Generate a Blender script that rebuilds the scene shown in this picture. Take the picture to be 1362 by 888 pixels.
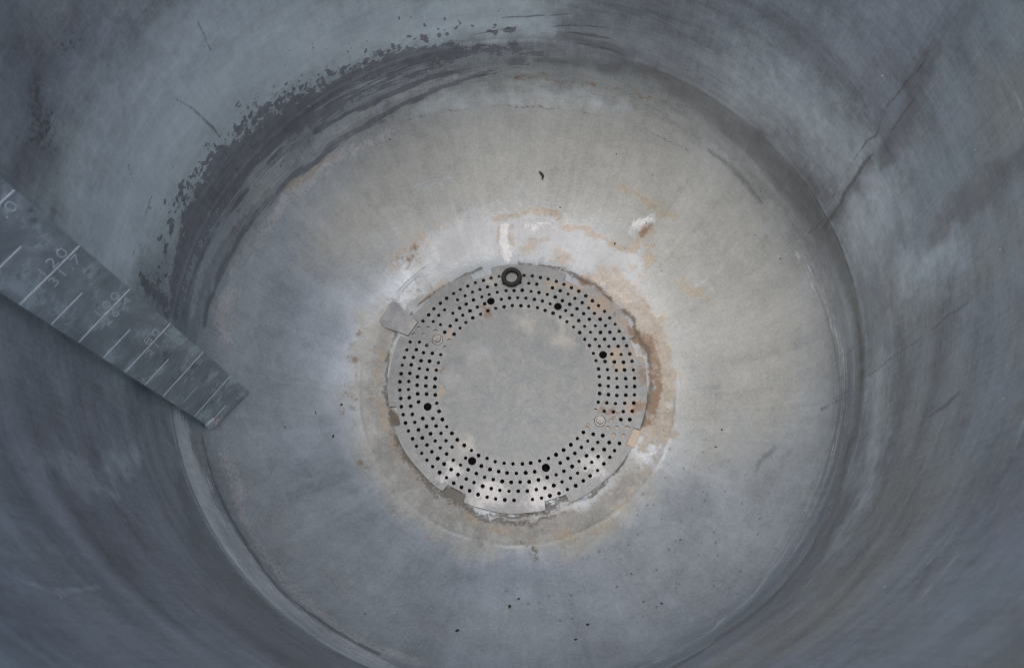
import bpy, bmesh, math, random
import numpy as np
from mathutils import Vector, Matrix, Euler

random.seed(7)
scene = bpy.context.scene
for o in list(bpy.data.objects):
    bpy.data.objects.remove(o, do_unlink=True)
COL = scene.collection

# ------------------------------------------------------------------ camera
R = 0.30                                   # inner radius of the vat, metres
F_PX, W_PX, H_PX = 1050.0, 1362.0, 888.0   # focal length in pixels of the photograph
PITCH, ROLL = 0.36231, -0.06007
CAM = np.array([-0.00804, -0.85006, 2.12348]) * R
cp, sp = math.cos(PITCH), math.sin(PITCH)
FW = np.array([0, sp, -cp]); U0 = np.array([0, cp, sp]); R0 = np.array([1.0, 0, 0])
c_, s_ = math.cos(ROLL), math.sin(ROLL)
RT = c_ * R0 + s_ * U0
UP = -s_ * R0 + c_ * U0
cam_data = bpy.data.cameras.new('camera')
cam = bpy.data.objects.new('camera', cam_data); COL.objects.link(cam)
rot = Matrix((tuple(RT), tuple(UP), tuple(-FW))).transposed()
cam.matrix_world = Matrix.Translation(Vector(CAM)) @ rot.to_4x4()
cam_data.sensor_width = 36.0
cam_data.lens = 36.0 * F_PX / W_PX
cam_data.clip_start = 0.01; cam_data.clip_end = 500
cam_data.dof.use_dof = True
cam_data.dof.focus_distance = 0.81
cam_data.dof.aperture_fstop = 12.0
scene.camera = cam

# ------------------------------------------------------------------ light
SUN_EL, SUN_AZ = math.radians(80), math.radians(215)   # azimuth: compass-like angle of the lamp in the xy plane
world = bpy.data.worlds.new('World'); scene.world = world; world.use_nodes = True
wn = world.node_tree.nodes; wl = world.node_tree.links
sky = wn.new('ShaderNodeTexSky'); sky.sky_type = 'NISHITA'; sky.sun_disc = False
sky.sun_elevation = SUN_EL; sky.sun_rotation = math.radians(90) - SUN_AZ
sky.air_density = 1.0; sky.dust_density = 4.0; sky.ozone_density = 1.0
wl.new(sky.outputs[0], wn['Background'].inputs[0]); wn['Background'].inputs[1].default_value = 0.13
sun_d = bpy.data.lights.new('sun', 'SUN'); sun_d.energy = 1.0; sun_d.angle = math.radians(75)
sun_d.color = (1.0, 0.965, 0.91)
sun = bpy.data.objects.new('sun', sun_d); COL.objects.link(sun)
sdir = Vector((math.cos(SUN_EL) * math.cos(SUN_AZ), math.cos(SUN_EL) * math.sin(SUN_AZ), math.sin(SUN_EL)))
sun.rotation_euler = sdir.to_track_quat('Z', 'Y').to_euler()
sun.location = (0, 0, 5)
vs = scene.view_settings
vs.view_transform = 'Standard'; vs.look = 'None'; vs.gamma = 1.0; vs.exposure = 0.75
vs.use_curve_mapping = False
scene.render.engine = 'CYCLES'
scene.cycles.filter_width = 1.0
scene.cycles.max_bounces = 6; scene.cycles.diffuse_bounces = 5; scene.cycles.glossy_bounces = 4

# ------------------------------------------------------------------ profile of the vat (units of R)
FLANGE, SEMI = 0.12, 0.611
R_SUMP, Z_ANN, R_HOLE = 0.572, -0.6205, 0.4335
Z_RIM = 1.43

R_BL, R_FLAT = 0.70, 0.48
Z_BL = -FLANGE - SEMI * math.sqrt(1 - R_BL ** 2)
S_BL = SEMI * R_BL / math.sqrt(1 - R_BL ** 2)
def head_z(r):
    """half ellipse that eases into the flat seat of the strainer plate"""
    r = np.asarray(r, float)
    e = -FLANGE - SEMI * np.sqrt(np.maximum(0, 1 - r ** 2))
    q = np.clip(r, R_FLAT, R_BL); w = R_BL - R_FLAT
    p = Z_BL - S_BL * (w / 2 - (q - R_FLAT) ** 2 / (2 * w))
    return np.where(r > R_BL, e, p)

def pix_ray(x, y):
    d = FW + (x - W_PX / 2) / F_PX * RT - (y - H_PX / 2) / F_PX * UP
    return d / np.linalg.norm(d)

def hit_plane(x, y, z):
    d = pix_ray(x, y); t = (z * R - CAM[2]) / d[2]
    return CAM + t * d

def hit(x, y):
    """where the sight line of a pixel of the photograph meets the inside of the vat"""
    d = pix_ray(x, y)
    t = np.linspace(0.1, 1.6, 6000)
    P = (CAM[None] + t[:, None] * d[None]) / R
    rr = np.hypot(P[:, 0], P[:, 1])
    out = (rr >= 1.0) & (P[:, 2] > -FLANGE)
    zf = head_z(np.minimum(rr, 1))
    out |= (P[:, 2] <= zf)
    i = int(np.argmax(out))
    return P[i] * R

# ------------------------------------------------------------------ lattice noise on arrays of points
def vnoise(P, seed):
    I = np.floor(P).astype(np.int64); f = (P - I).astype(np.float32); f = f * f * f * (f * (f * 6 - 15) + 10)
    out = np.zeros(len(P), np.float32)
    for dx in (0, 1):
        wx = f[:, 0] if dx else 1 - f[:, 0]
        for dy in (0, 1):
            wy = wx * (f[:, 1] if dy else 1 - f[:, 1])
            for dz_ in (0, 1):
                h = (I[:, 0] + dx) * 374761393 + (I[:, 1] + dy) * 668265263 + (I[:, 2] + dz_) * 2147483647 + seed * 1274126177
                h = ((h ^ (h >> 13)) * 1274126177) & 0x7fffffff
                h = ((h ^ (h >> 16)) * 1103515245) & 0x7fffffff
                out += wy * (f[:, 2] if dz_ else 1 - f[:, 2]) * ((h >> 7) & 0xffff).astype(np.float32) / 65535.0
    return out
def fbm(P, scale, octaves=4, gain=0.55, seed=0):
    """roughly -1..1, centred on 0"""
    P = np.asarray(P) * np.asarray(scale); v = np.zeros(len(P), np.float32); a = 1.0; tot = 0.0
    for k in range(octaves):
        v += a * (vnoise(P + 17.3 * k, seed + 31 * k) * 2 - 1); tot += a; a *= gain; P = P * 2.03
    return v / tot * 1.5

# ------------------------------------------------------------------ helpers
def link(o, parent=None):
    COL.objects.link(o)
    if parent is not None: o.parent = parent
    return o

def mesh_obj(name, verts, faces, mat, parent=None, smooth=True):
    me = bpy.data.meshes.new(name)
    me.from_pydata([tuple(v) for v in verts], [], faces)
    me.materials.append(mat)
    if smooth: me.polygons.foreach_set('use_smooth', [True] * len(me.polygons))
    me.update()
    return link(bpy.data.objects.new(name, me), parent)

def bm_obj(name, bm, mat, parent=None, smooth=False):
    me = bpy.data.meshes.new(name); bm.to_mesh(me); bm.free()
    me.materials.append(mat)
    if smooth: me.polygons.foreach_set('use_smooth', [True] * len(me.polygons))
    return link(bpy.data.objects.new(name, me), parent)

def tag(o, label=None, cat=None, group=None, kind=None):
    if label: o['label'] = label
    if cat: o['category'] = cat
    if group: o['group'] = group
    if kind: o['kind'] = kind
    return o

def empty(name, loc=(0, 0, 0)):
    o = bpy.data.objects.new(name, None); o.location = loc; o.empty_display_size = 0.05
    return link(o)

# node helper
class NT:
    def __init__(self, name):
        self.m = bpy.data.materials.new(name); self.m.use_nodes = True
        self.t = self.m.node_tree; self.n = self.t.nodes; self.l = self.t.links
        self.b = self.n['Principled BSDF']
    def put(self, sock, v):
        if hasattr(v, 'bl_idname') or isinstance(v, bpy.types.NodeSocket): self.l.new(v, sock)
        else: sock.default_value = v
    def math(self, op, a, b=0.0, c=None, clamp=False):
        q = self.n.new('ShaderNodeMath'); q.operation = op; q.use_clamp = clamp
        self.put(q.inputs[0], a); self.put(q.inputs[1], b)
        if c is not None: self.put(q.inputs[2], c)
        return q.outputs[0]
    def attr(self, name, vec=False):
        q = self.n.new('ShaderNodeAttribute'); q.attribute_name = name
        return q.outputs['Vector'] if vec else q.outputs['Fac']
    def vmul(self, v, k):
        q = self.n.new('ShaderNodeVectorMath'); q.operation = 'MULTIPLY'
        self.put(q.inputs[0], v); q.inputs[1].default_value = k
        return q.outputs[0]
    def vadd(self, v, w):
        q = self.n.new('ShaderNodeVectorMath'); q.operation = 'ADD'
        self.put(q.inputs[0], v); self.put(q.inputs[1], w)
        return q.outputs[0]
    def noise(self, v, scale, detail=4, rough=0.55, dist=0.0):
        q = self.n.new('ShaderNodeTexNoise')
        self.put(q.inputs['Vector'], v); q.inputs['Scale'].default_value = scale
        q.inputs['Detail'].default_value = detail; q.inputs['Roughness'].default_value = rough
        q.inputs['Distortion'].default_value = dist
        return q.outputs['Fac']
    def ramp(self, v, lo, hi):
        q = self.n.new('ShaderNodeMapRange'); q.interpolation_type = 'SMOOTHSTEP'
        self.put(q.inputs['Value'], v); q.inputs['From Min'].default_value = lo; q.inputs['From Max'].default_value = hi
        return q.outputs[0]
    def lin(self, v, lo, hi, a, b):
        q = self.n.new('ShaderNodeMapRange')
        self.put(q.inputs['Value'], v); q.inputs['From Min'].default_value = lo; q.inputs['From Max'].default_value = hi
        q.inputs['To Min'].default_value = a; q.inputs['To Max'].default_value = b
        return q.outputs[0]
    def mix(self, f, a, b):
        q = self.n.new('ShaderNodeMix'); q.data_type = 'RGBA'
        self.put(q.inputs[0], f)
        for s, v in ((q.inputs[6], a), (q.inputs[7], b)):
            if isinstance(v, tuple): s.default_value = (*v, 1.0)
            else: self.l.new(v, s)
        return q.outputs[2]
    def fmix(self, f, a, b):
        q = self.n.new('ShaderNodeMix'); q.data_type = 'FLOAT'
        self.put(q.inputs[0], f); self.put(q.inputs[2], a); self.put(q.inputs[3], b)
        return q.outputs[0]
    def scale(self, col, f):
        q = self.n.new('ShaderNodeMix'); q.data_type = 'RGBA'; q.blend_type = 'MULTIPLY'
        q.inputs[0].default_value = 1.0
        self.l.new(col, q.inputs[6]); self.l.new(f, q.inputs[7])
        return q.outputs[2]
    def pos(self):
        return self.n.new('ShaderNodeTexCoord').outputs['Object']
    def bump(self, h, strength, dist=0.001):
        q = self.n.new('ShaderNodeBump'); q.inputs['Strength'].default_value = strength
        q.inputs['Distance'].default_value = dist; self.l.new(h, q.inputs['Height'])
        self.l.new(q.outputs[0], self.b.inputs['Normal'])
    def out(self, col=None, rough=None, metal=None):
        if col is not None: self.put(self.b.inputs['Base Color'], (*col, 1) if isinstance(col, tuple) else col)
        if rough is not None: self.put(self.b.inputs['Roughness'], rough)
        if metal is not None: self.put(self.b.inputs['Metallic'], metal)
        return self.m
    def stain(self, a, n, amp, soft):
        """crisp ragged stain from a soft mask and a noise"""
        v = self.math('ADD', a, self.math('MULTIPLY', self.math('SUBTRACT', n, 0.5), amp))
        # nothing where the mask is empty
        v = self.math('MULTIPLY', v, self.ramp(a, 0.0, 0.2))
        return self.ramp(v, 0.5 - soft, 0.5 + soft)

# ------------------------------------------------------------------ vat steel
def vat_material():
    t = NT('weathered_vat_steel')
    pc = t.attr('polar', True)          # (cos, sin, run along the profile)
    P = t.pos()
    flo = t.attr('floor'); cl = t.attr('cloud'); tint = t.attr('tint')
    edge = t.noise(P, 95, 5, 0.74, 0.2)
    edge_f = t.noise(P, 300, 4, 0.78)
    grain = t.noise(P, 900, 1, 0.6)
    streaky = t.noise(t.vmul(pc, (8, 8, 130)), 1, 5, 0.72, 0.3)
    # brightness of the bare steel: slow clouds and streaks come with the mesh, fine grain here
    v = t.math('ADD', t.attr('bright'), t.math('MULTIPLY', t.math('SUBTRACT', edge_f, 0.5), 0.62))
    v = t.math('ADD', v, t.math('MULTIPLY', t.math('SUBTRACT', grain, 0.5), 0.22))
    v = t.math('ADD', v, t.math('MULTIPLY', t.math('MULTIPLY', t.math('SUBTRACT', streaky, 0.5), 0.50), t.math('MULTIPLY_ADD', flo, -0.85, 1.0)))
    # fine hairline scratches round the wall and run marks down it
    hair = t.noise(t.vmul(pc, (26, 26, 620)), 1, 2, 0.6, 0.15)
    runs = t.noise(t.vmul(pc, (150, 150, 3.5)), 1, 3, 0.65, 0.1)
    wl_ = t.math('MULTIPLY_ADD', flo, -0.62, 1.0)
    hv = t.math('SUBTRACT', t.math('MULTIPLY', t.ramp(hair, 0.60, 0.74), 0.36), t.math('MULTIPLY', t.ramp(hair, 0.38, 0.24), 0.30))
    hv = t.math('ADD', hv, t.math('MULTIPLY', t.math('SUBTRACT', runs, 0.5), 0.40))
    hv = t.math('ADD', hv, t.math('MULTIPLY', t.math('SUBTRACT', edge, 0.5), 0.55))
    v = t.math('ADD', v, t.math('MULTIPLY', hv, wl_))
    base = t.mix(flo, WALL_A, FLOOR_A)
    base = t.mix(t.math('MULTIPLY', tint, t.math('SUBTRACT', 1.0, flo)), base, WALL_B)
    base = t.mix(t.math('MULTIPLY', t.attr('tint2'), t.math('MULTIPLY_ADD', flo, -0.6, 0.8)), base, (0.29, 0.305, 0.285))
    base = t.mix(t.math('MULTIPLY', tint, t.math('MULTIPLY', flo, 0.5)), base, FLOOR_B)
    col = t.scale(base, v)
    vsoft = t.math('MULTIPLY_ADD', v, 0.45, 0.55)
    def lay(col, name, n, amp, soft, k, c1, c2, sc=True, f=None):
        m = t.stain(t.attr(name), n, amp, soft)
        c = t.mix(f if f is not None else cl, c1, c2)
        return t.mix(t.math('MULTIPLY', m, k), col, t.scale(c, vsoft if sc == 2 else v) if sc else c), m
    mixn = t.math('ADD', t.math('MULTIPLY', streaky, 0.5), t.math('MULTIPLY', edge, 0.5))
    col, beige_tone = lay(col, 'm_beige', edge, 0.4, 0.40, 0.80, (0.425, 0.428, 0.385), (0.36, 0.366, 0.34))
    col, coat = lay(col, 'm_coat', edge, 0.35, 0.42, 0.93, (0.54, 0.64, 0.685), (0.62, 0.70, 0.72), 2)
    col, wet = lay(col, 'm_wet', edge, 1.0, 0.28, 0.62, (0.15, 0.158, 0.165), (0.18, 0.185, 0.19))
    col, pale = lay(col, 'm_pale', mixn, 1.6, 0.10, 0.70, (0.38, 0.43, 0.47), (0.47, 0.50, 0.52))
    col, band = lay(col, 'm_band', streaky, 1.4, 0.16, 0.88, (0.56, 0.615, 0.635), (0.66, 0.69, 0.69))
    col, spk = lay(col, 'm_speck', edge_f, 2.4, 0.14, 0.68, (0.48, 0.51, 0.53), (0.55, 0.55, 0.54))
    col, ring = lay(col, 'm_ring', mixn, 2.2, 0.36, 0.78, (0.135, 0.145, 0.15), (0.20, 0.21, 0.205))
    col, dark = lay(col, 'm_dark', t.math('ADD', t.math('MULTIPLY', edge, 0.65), t.math('MULTIPLY', edge_f, 0.35)), 2.9, 0.045, 0.86, (0.105, 0.11, 0.135), (0.215, 0.225, 0.25), True, mixn)
    col, pale2 = lay(col, 'm_pale_over', streaky, 2.4, 0.10, 0.72, (0.33, 0.38, 0.42), (0.46, 0.50, 0.52))
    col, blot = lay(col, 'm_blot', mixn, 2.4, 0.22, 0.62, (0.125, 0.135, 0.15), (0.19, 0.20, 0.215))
    col, strk = lay(col, 'm_streak', streaky, 1.9, 0.08, 0.80, (0.135, 0.15, 0.175), (0.185, 0.20, 0.225))
    col, lime = lay(col, 'm_lime', t.math('ADD', t.math('MULTIPLY', edge, 0.7), t.math('MULTIPLY', edge_f, 0.3)), 1.9, 0.09, 0.72, (0.58, 0.62, 0.67), (0.44, 0.45, 0.455), True, edge_f)
    col, chalk = lay(col, 'm_chalk', edge_f, 1.9, 0.16, 0.62, (0.80, 0.81, 0.83), (0.66, 0.66, 0.65))
    col, sludge = lay(col, 'm_sludge', edge, 2.0, 0.35, 0.65, (0.17, 0.165, 0.155), (0.28, 0.275, 0.26), True, edge)
    col, tan = lay(col, 'm_tan', edge, 2.2, 0.28, 0.54, (0.36, 0.255, 0.155), (0.46, 0.385, 0.275), True, edge_f)
    col, rust = lay(col, 'm_rust', edge, 1.9, 0.24, 0.82, (0.15, 0.092, 0.05), (0.28, 0.18, 0.105), True, edge_f)
    col, grime_shade = lay(col, 'm_grime_shade', edge_f, 2.0, 0.22, 0.80, (0.065, 0.058, 0.05), (0.12, 0.108, 0.09), False)  # dark grime, and the contact shade painted round the strainer plate
    col, ln = lay(col, 'm_line', edge_f, 1.8, 0.26, 0.62, (0.085, 0.085, 0.088), (0.13, 0.13, 0.13), False)
    vor = t.n.new('ShaderNodeTexVoronoi'); vor.inputs['Scale'].default_value = 95; t.l.new(P, vor.inputs['Vector'])
    pit = t.math('MULTIPLY', t.ramp(vor.outputs['Distance'], 0.19, 0.08), t.ramp(t.attr('m_pit'), 0.15, 0.6))
    sepc = t.n.new('ShaderNodeSeparateColor'); t.l.new(vor.outputs['Color'], sepc.inputs[0])
    sel = t.math('GREATER_THAN', sepc.outputs[0], 0.45)
    col = t.mix(t.math('MULTIPLY', t.math('MULTIPLY', pit, sel), 0.5), col, (0.12, 0.12, 0.12))
    scale_ = t.math('MAXIMUM', t.math('MAXIMUM', lime, t.math('MULTIPLY', coat, 0.5)), t.math('MAXIMUM', t.math('MULTIPLY', beige_tone, 0.8), t.math('MAXIMUM', t.math('MAXIMUM', t.math('MAXIMUM', rust, tan), grime_shade), t.math('MULTIPLY', dark, 0.6))))
    metal = t.math('MULTIPLY', t.math('MULTIPLY_ADD', scale_, -0.80, 1.0), t.math('MULTIPLY_ADD', flo, -0.06, 0.46))
    rough = t.math('ADD', t.lin(cl, 0.2, 0.8, 0.38, 0.54), t.math('MULTIPLY', scale_, 0.18))
    t.bump(edge_f, 0.22, 0.0010)
    tg = t.n.new('ShaderNodeTangent'); tg.direction_type = 'RADIAL'; tg.axis = 'Z'
    t.l.new(tg.outputs[0], t.b.inputs['Tangent']); t.b.inputs['Anisotropic'].default_value = 0.5
    return t.out(col, rough, metal)
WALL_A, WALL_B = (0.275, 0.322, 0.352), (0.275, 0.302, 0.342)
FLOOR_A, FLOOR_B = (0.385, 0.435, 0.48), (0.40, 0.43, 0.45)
M_VAT = vat_material()

def plain_metal(name, c1, c2, metal=0.6, r1=0.35, r2=0.55, sc=40, rust=0.0):
    t = NT(name); P = t.pos()
    n = t.noise(P, sc, 7, 0.65, 0.4); g = t.noise(P, 400, 4, 0.7)
    col = t.mix(t.ramp(n, 0.3, 0.7), c1, c2)
    if rust:
        k = t.ramp(t.noise(t.vadd(P, (3.1, 1.7, 0.3)), sc * 0.8, 7, 0.7), 0.72 - rust, 0.85 - rust)
        col = t.mix(t.math('MULTIPLY', k, 0.7), col, (0.24, 0.15, 0.09))
    t.bump(g, 0.15, 0.0005)
    return t.out(col, t.lin(n, 0.3, 0.7, r1, r2), metal)

# ------------------------------------------------------------------ stains drawn as strokes on the surface
# (kind, [(pixel x, pixel y, half width in photo pixels), ...]): points are turned into places on the steel
S = []
tab_px = [(519, 398), (511, 402), (501, 420), (502, 428), (512, 437), (528, 442), (543, 448), (557, 429), (545, 418), (535, 409), (527, 401)]
def st(kind, pts, w=None, dens=1.0):
    q = [[p[0], p[1], (p[2] if len(p) > 2 else w)] for p in pts]
    if kind in ('m_line',):
        for a in q: a[2] *= 0.8
        q[0][2] *= 0.6; q[-1][2] *= 0.6
    S.append((kind, [tuple(a) for a in q], dens))
# scum line of dark bare metal on the far left wall
st('m_dark', [(228, 418, 12), (240, 350, 24), (260, 292, 37), (294, 242, 44), (340, 195, 45), (394, 156, 38), (446, 126, 30), (500, 100, 25), (548, 80, 21), (600, 70, 15)])
st('m_dark', [(560, 75, 14), (620, 68, 13), (690, 66, 10), (720, 70, 6)], dens=.78)
st('m_dark', [(185, 368, 7), (202, 388, 12), (218, 405, 13)], dens=.72)
EDGE = [(222, 420), (217, 350), (226, 300), (250, 242), (290, 195), (335, 155), (385, 128), (440, 100), (500, 78), (550, 52), (620, 42), (700, 38)]
for _ in range(150):
    k = random.uniform(0, len(EDGE) - 1.001); i0 = int(k); q = k - i0
    (ax, ay), (bx, by) = EDGE[i0], EDGE[i0 + 1]
    L_ = math.hypot(bx - ax, by - ay); nx, ny = (by - ay) / L_, -(bx - ax) / L_
    off = random.expovariate(1 / 9.0) - 3
    x, y = ax + (bx - ax) * q + nx * off * -1 * (1 if nx > 0 else -1), ay + (by - ay) * q - abs(ny) * off
    rr_ = random.uniform(.9, 3.4) * math.exp(-max(off, 0) / 30)
    st('m_dark', [(x, y, rr_), (x + random.uniform(-4, 4), y + random.uniform(-5, 5), rr_ * .6)], dens=1.2)
st('m_pale', [(252, 420, 9), (268, 360, 11), (300, 302, 12), (345, 250, 13), (400, 200, 12), (460, 160, 11), (520, 128, 9), (600, 98, 8)])
st('m_streak', [(272, 430, 5), (292, 365, 6), (330, 300, 6), (375, 250, 6), (430, 205, 7), (490, 165, 6), (560, 128, 5), (640, 100, 4), (715, 82, 3)], dens=.85)
st('m_streak', [(240, 420, 4), (256, 365, 5), (290, 300, 4), (330, 255, 4)])
st('m_streak', [(420, 175, 4), (500, 135, 5), (580, 103, 5), (700, 78, 3)])
st('m_pale', [(290, 425, 6), (312, 362, 7), (335, 318, 7), (352, 298, 4)])
st('m_speck', [(300, 450, 8), (298, 430, 10), (300, 405, 10), (312, 385, 6)])
st('m_speck', [(345, 320, 6), (380, 268, 8), (440, 214, 8), (520, 178, 6)], dens=.9)
st('m_tan', [(345, 285, 4), (400, 240, 5), (446, 206, 4)], dens=.85)
st('m_pale_over', [(246, 410, 4), (262, 345, 6), (290, 295, 6), (330, 250, 6), (375, 212, 5)], dens=.85)
st('m_pale_over', [(305, 268, 4), (350, 218, 5), (400, 178, 5), (455, 148, 5), (530, 112, 4), (610, 92, 4)], dens=.85)
st('m_pale_over', [(420, 140, 6), (450, 128, 8), (520, 100, 8), (600, 82, 6)], dens=.62)
st('m_pale_over', [(300, 440, 4), (318, 372, 5), (345, 322, 5)], dens=.9)
# dark tide mark round the right side
st('m_ring', [(720, 80, 5), (800, 86, 9), (860, 96, 15), (930, 135, 20), (1000, 190, 22), (1058, 252, 23), (1100, 315, 19), (1128, 385, 13), (1145, 450, 9), (1143, 540, 8), (1125, 625, 9), (1085, 722, 11), (1030, 792, 12), (960, 846, 12), (890, 890, 12)])
st('m_ring', [(1085, 380, 3), (1108, 450, 4), (1118, 520, 4), (1108, 590, 4), (1085, 660, 4), (1050, 728, 4)], dens=.6)
st('m_ring', [(945, 200, 3), (985, 235, 5), (1012, 268, 3)], dens=.75)
st('m_pale', [(1075, 640, 7), (1050, 700, 8), (1005, 765, 9), (945, 825, 9), (880, 865, 9)], dens=.55)
st('m_line', [(1070, 240, 2), (1115, 318, 3), (1139, 400, 3.4), (1146, 470, 3.6), (1144, 530, 3.4), (1130, 594, 3.2), (1108, 662, 3), (1080, 728, 3), (1030, 793, 3), (960, 844, 3), (900, 885, 3)], dens=.95)
# ground pale band of the flange at the lower left
st('m_pale', [(240, 575, 12), (262, 640, 15), (300, 715, 16), (350, 780, 17), (405, 830, 17), (480, 876, 18), (540, 905, 16)], dens=.6)
st('m_band', [(240, 575, 24), (262, 640, 34), (300, 715, 36), (350, 780, 38), (405, 830, 42), (480, 876, 42), (540, 905, 36)], dens=1.2)
st('m_band', [(1060, 330, 6), (1095, 400, 12), (1122, 480, 14), (1122, 550, 14), (1103, 620, 14), (1065, 705, 14), (1010, 780, 13), (930, 848, 12), (840, 890, 10)], dens=.52)
st('m_streak', [(268, 580, 3), (285, 640, 3), (318, 708, 4), (365, 775, 4), (430, 828, 5), (500, 868, 5)], dens=.95)
st('m_speck', [(300, 610, 9), (318, 655, 11), (325, 690, 8), (345, 730, 6), (365, 755, 10), (400, 795, 12), (440, 830, 13), (500, 862, 12), (560, 880, 9)], dens=.86)
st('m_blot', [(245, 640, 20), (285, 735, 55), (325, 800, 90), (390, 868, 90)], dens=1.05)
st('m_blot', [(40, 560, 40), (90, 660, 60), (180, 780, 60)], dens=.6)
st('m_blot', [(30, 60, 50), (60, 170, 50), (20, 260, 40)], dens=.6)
st('m_blot', [(215, 560, 14), (240, 600, 14)], dens=.8)
st('m_blot', [(1110, 690, 30), (1060, 790, 40), (960, 860, 40)], dens=.62)
st('m_coat', [(60, 620, 30), (130, 640, 26), (180, 600, 20)], dens=.5)
st('m_pale', [(20, 768, 4), (75, 790, 6), (130, 778, 4)], dens=.8)
# milky coat on the far left wall, over the top and in patches on the right wall
st('m_coat', [(150, 300, 90), (220, 200, 120), (330, 90, 120), (470, 40, 80), (600, 20, 60), (700, 20, 40)])
st('m_coat', [(1140, 300, 60), (1180, 260, 50), (1000, 110, 60)], dens=.62)
st('m_coat', [(1200, 380, 40), (1260, 330, 40)], dens=.60)
st('m_coat', [(1170, 500, 30), (1150, 650, 30), (1080, 770, 30)], dens=.62)
# brown bloom and scratches on the left wall
st('m_grime_shade', [(45, 120, 16), (62, 165, 22), (40, 205, 12)], dens=.62)
st('m_grime_shade', [(90, 60, 16), (110, 40, 14)], dens=.5)
st('m_line', [(228, 128, 1.2), (258, 146, 1.6), (280, 166, 2.2), (292, 183, 2)])
st('m_line', [(258, 18, 1.0), (272, 48, 1.4), (280, 68, 1.6)])
st('m_line', [(280, 68, 1.2), (284, 58, 1.2)])
st('m_line', [(204, 252, 1.4), (196, 278, 2), (192, 290, 1.4)])
st('m_line', [(165, 205, .9), (178, 242, 1.1)])
for _ in range(46):
    x, y = random.gauss(470, 80), random.gauss(50, 32)
    if y > 5 and y < 330 - 0.5 * x: st('m_line', [(x, y, random.uniform(.7, 1.7)), (x + random.uniform(-3, 3), y + random.uniform(-3, 3), .8)])
for _ in range(26):
    x, y = random.uniform(175, 260), random.uniform(250, 400)
    if x < 330 - 0.3 * y: st('m_line', [(x, y, random.uniform(.8, 1.9)), (x + random.uniform(-2, 2), y + random.uniform(2, 7), .8)])
# scratches across the far wall
st('m_line', [(668, 23, 2.2), (700, 22, 1.6), (740, 20, 1.4), (772, 16, 1.2)])
st('m_line', [(736, 36, 1.6), (775, 34, 1.8), (810, 37, 1.2)])
st('m_line', [(755, 44, 1.6), (785, 47, 3.6), (815, 53, 2)])
st('m_line', [(770, 58, 1.6), (810, 66, 1.8), (850, 80, 1.4)])
st('m_line', [(625, 48, 1.8), (660, 40, 1.2), (690, 36, 2.0)])
st('m_line', [(820, 90, 1.4), (850, 102, 1.8), (878, 115, 1.2)])
st('m_line', [(600, 108, 1.2), (660, 98, 1.6), (700, 88, 1.2), (716, 80, .9)])
st('m_line', [(470, 92, .9), (510, 70, 1.3), (540, 56, .9)])
st('m_ring', [(745, 48, 5), (790, 58, 9), (835, 72, 6)], dens=.7)
# run marks on the right wall
st('m_line', [(1240, 60, 1.2), (1224, 92, 1.6), (1203, 113, 1.8), (1179, 140, 2), (1172, 157, 1.8), (1165, 181, 1.8), (1152, 190, 1.6), (1145, 201, 1.3), (1122, 235, 1.0), (1100, 275, .9)])
st('m_line', [(1223, 124, 1.2), (1203, 147, 2), (1184, 176, 1.8)])
st('m_line', [(1166, 202, 2), (1145, 225, 3.2), (1132, 245, 3.2), (1118, 269, 3.2), (1098, 301, 2.8)])
st('m_wet', [(1160, 215, 8), (1130, 255, 9), (1100, 300, 8)], dens=.8)
st('m_line', [(1097, 290, 2.2), (1076, 311, 2.4)])
st('m_wet', [(1245, 75, 10), (1222, 110, 17), (1205, 145, 22), (1190, 180, 22), (1172, 205, 12)], dens=.95)
st('m_wet', [(1240, 60, 14), (1290, 10, 26)], dens=.62)
st('m_wet', [(1400, 180, 34), (1340, 230, 30), (1285, 275, 26), (1240, 318, 17)], dens=.9)
st('m_line', [(1312, 378, 1.0), (1285, 404, 1.3), (1262, 420, 1.7), (1238, 440, 1.3), (1200, 466, 1.3), (1165, 492, 1.6), (1150, 504, 1.2)])
st('m_line', [(1137, 518, 1.6), (1122, 522, 1.4), (1100, 540, 1.2)])
st('m_line', [(1278, 521, 2.6), (1262, 534, 4.4), (1246, 546, 2.6), (1232, 556, 2.2)], dens=1.25)
st('m_line', [(1205, 578, .9), (1168, 604, 1.1)])
for x, y, l in ((1210, 690, 26), (1180, 640, 22), (1240, 750, 24)):
    st('m_wet', [(x, y, 10), (x - l, y + 2 * l, 12)], dens=.65)
st('m_wet', [(1060, 850, 22), (1150, 760, 14), (1220, 650, 12), (1260, 560, 8)], dens=.62)
st('m_pale', [(1210, 770, 3), (1250, 735, 5), (1275, 700, 3)], dens=.75)
st('m_pale', [(1362, 560, 6), (1325, 660, 6), (1240, 780, 5), (1150, 868, 5)], dens=.62)
st('m_pale', [(1340, 100, 3), (1362, 160, 3)], dens=.7)
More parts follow.
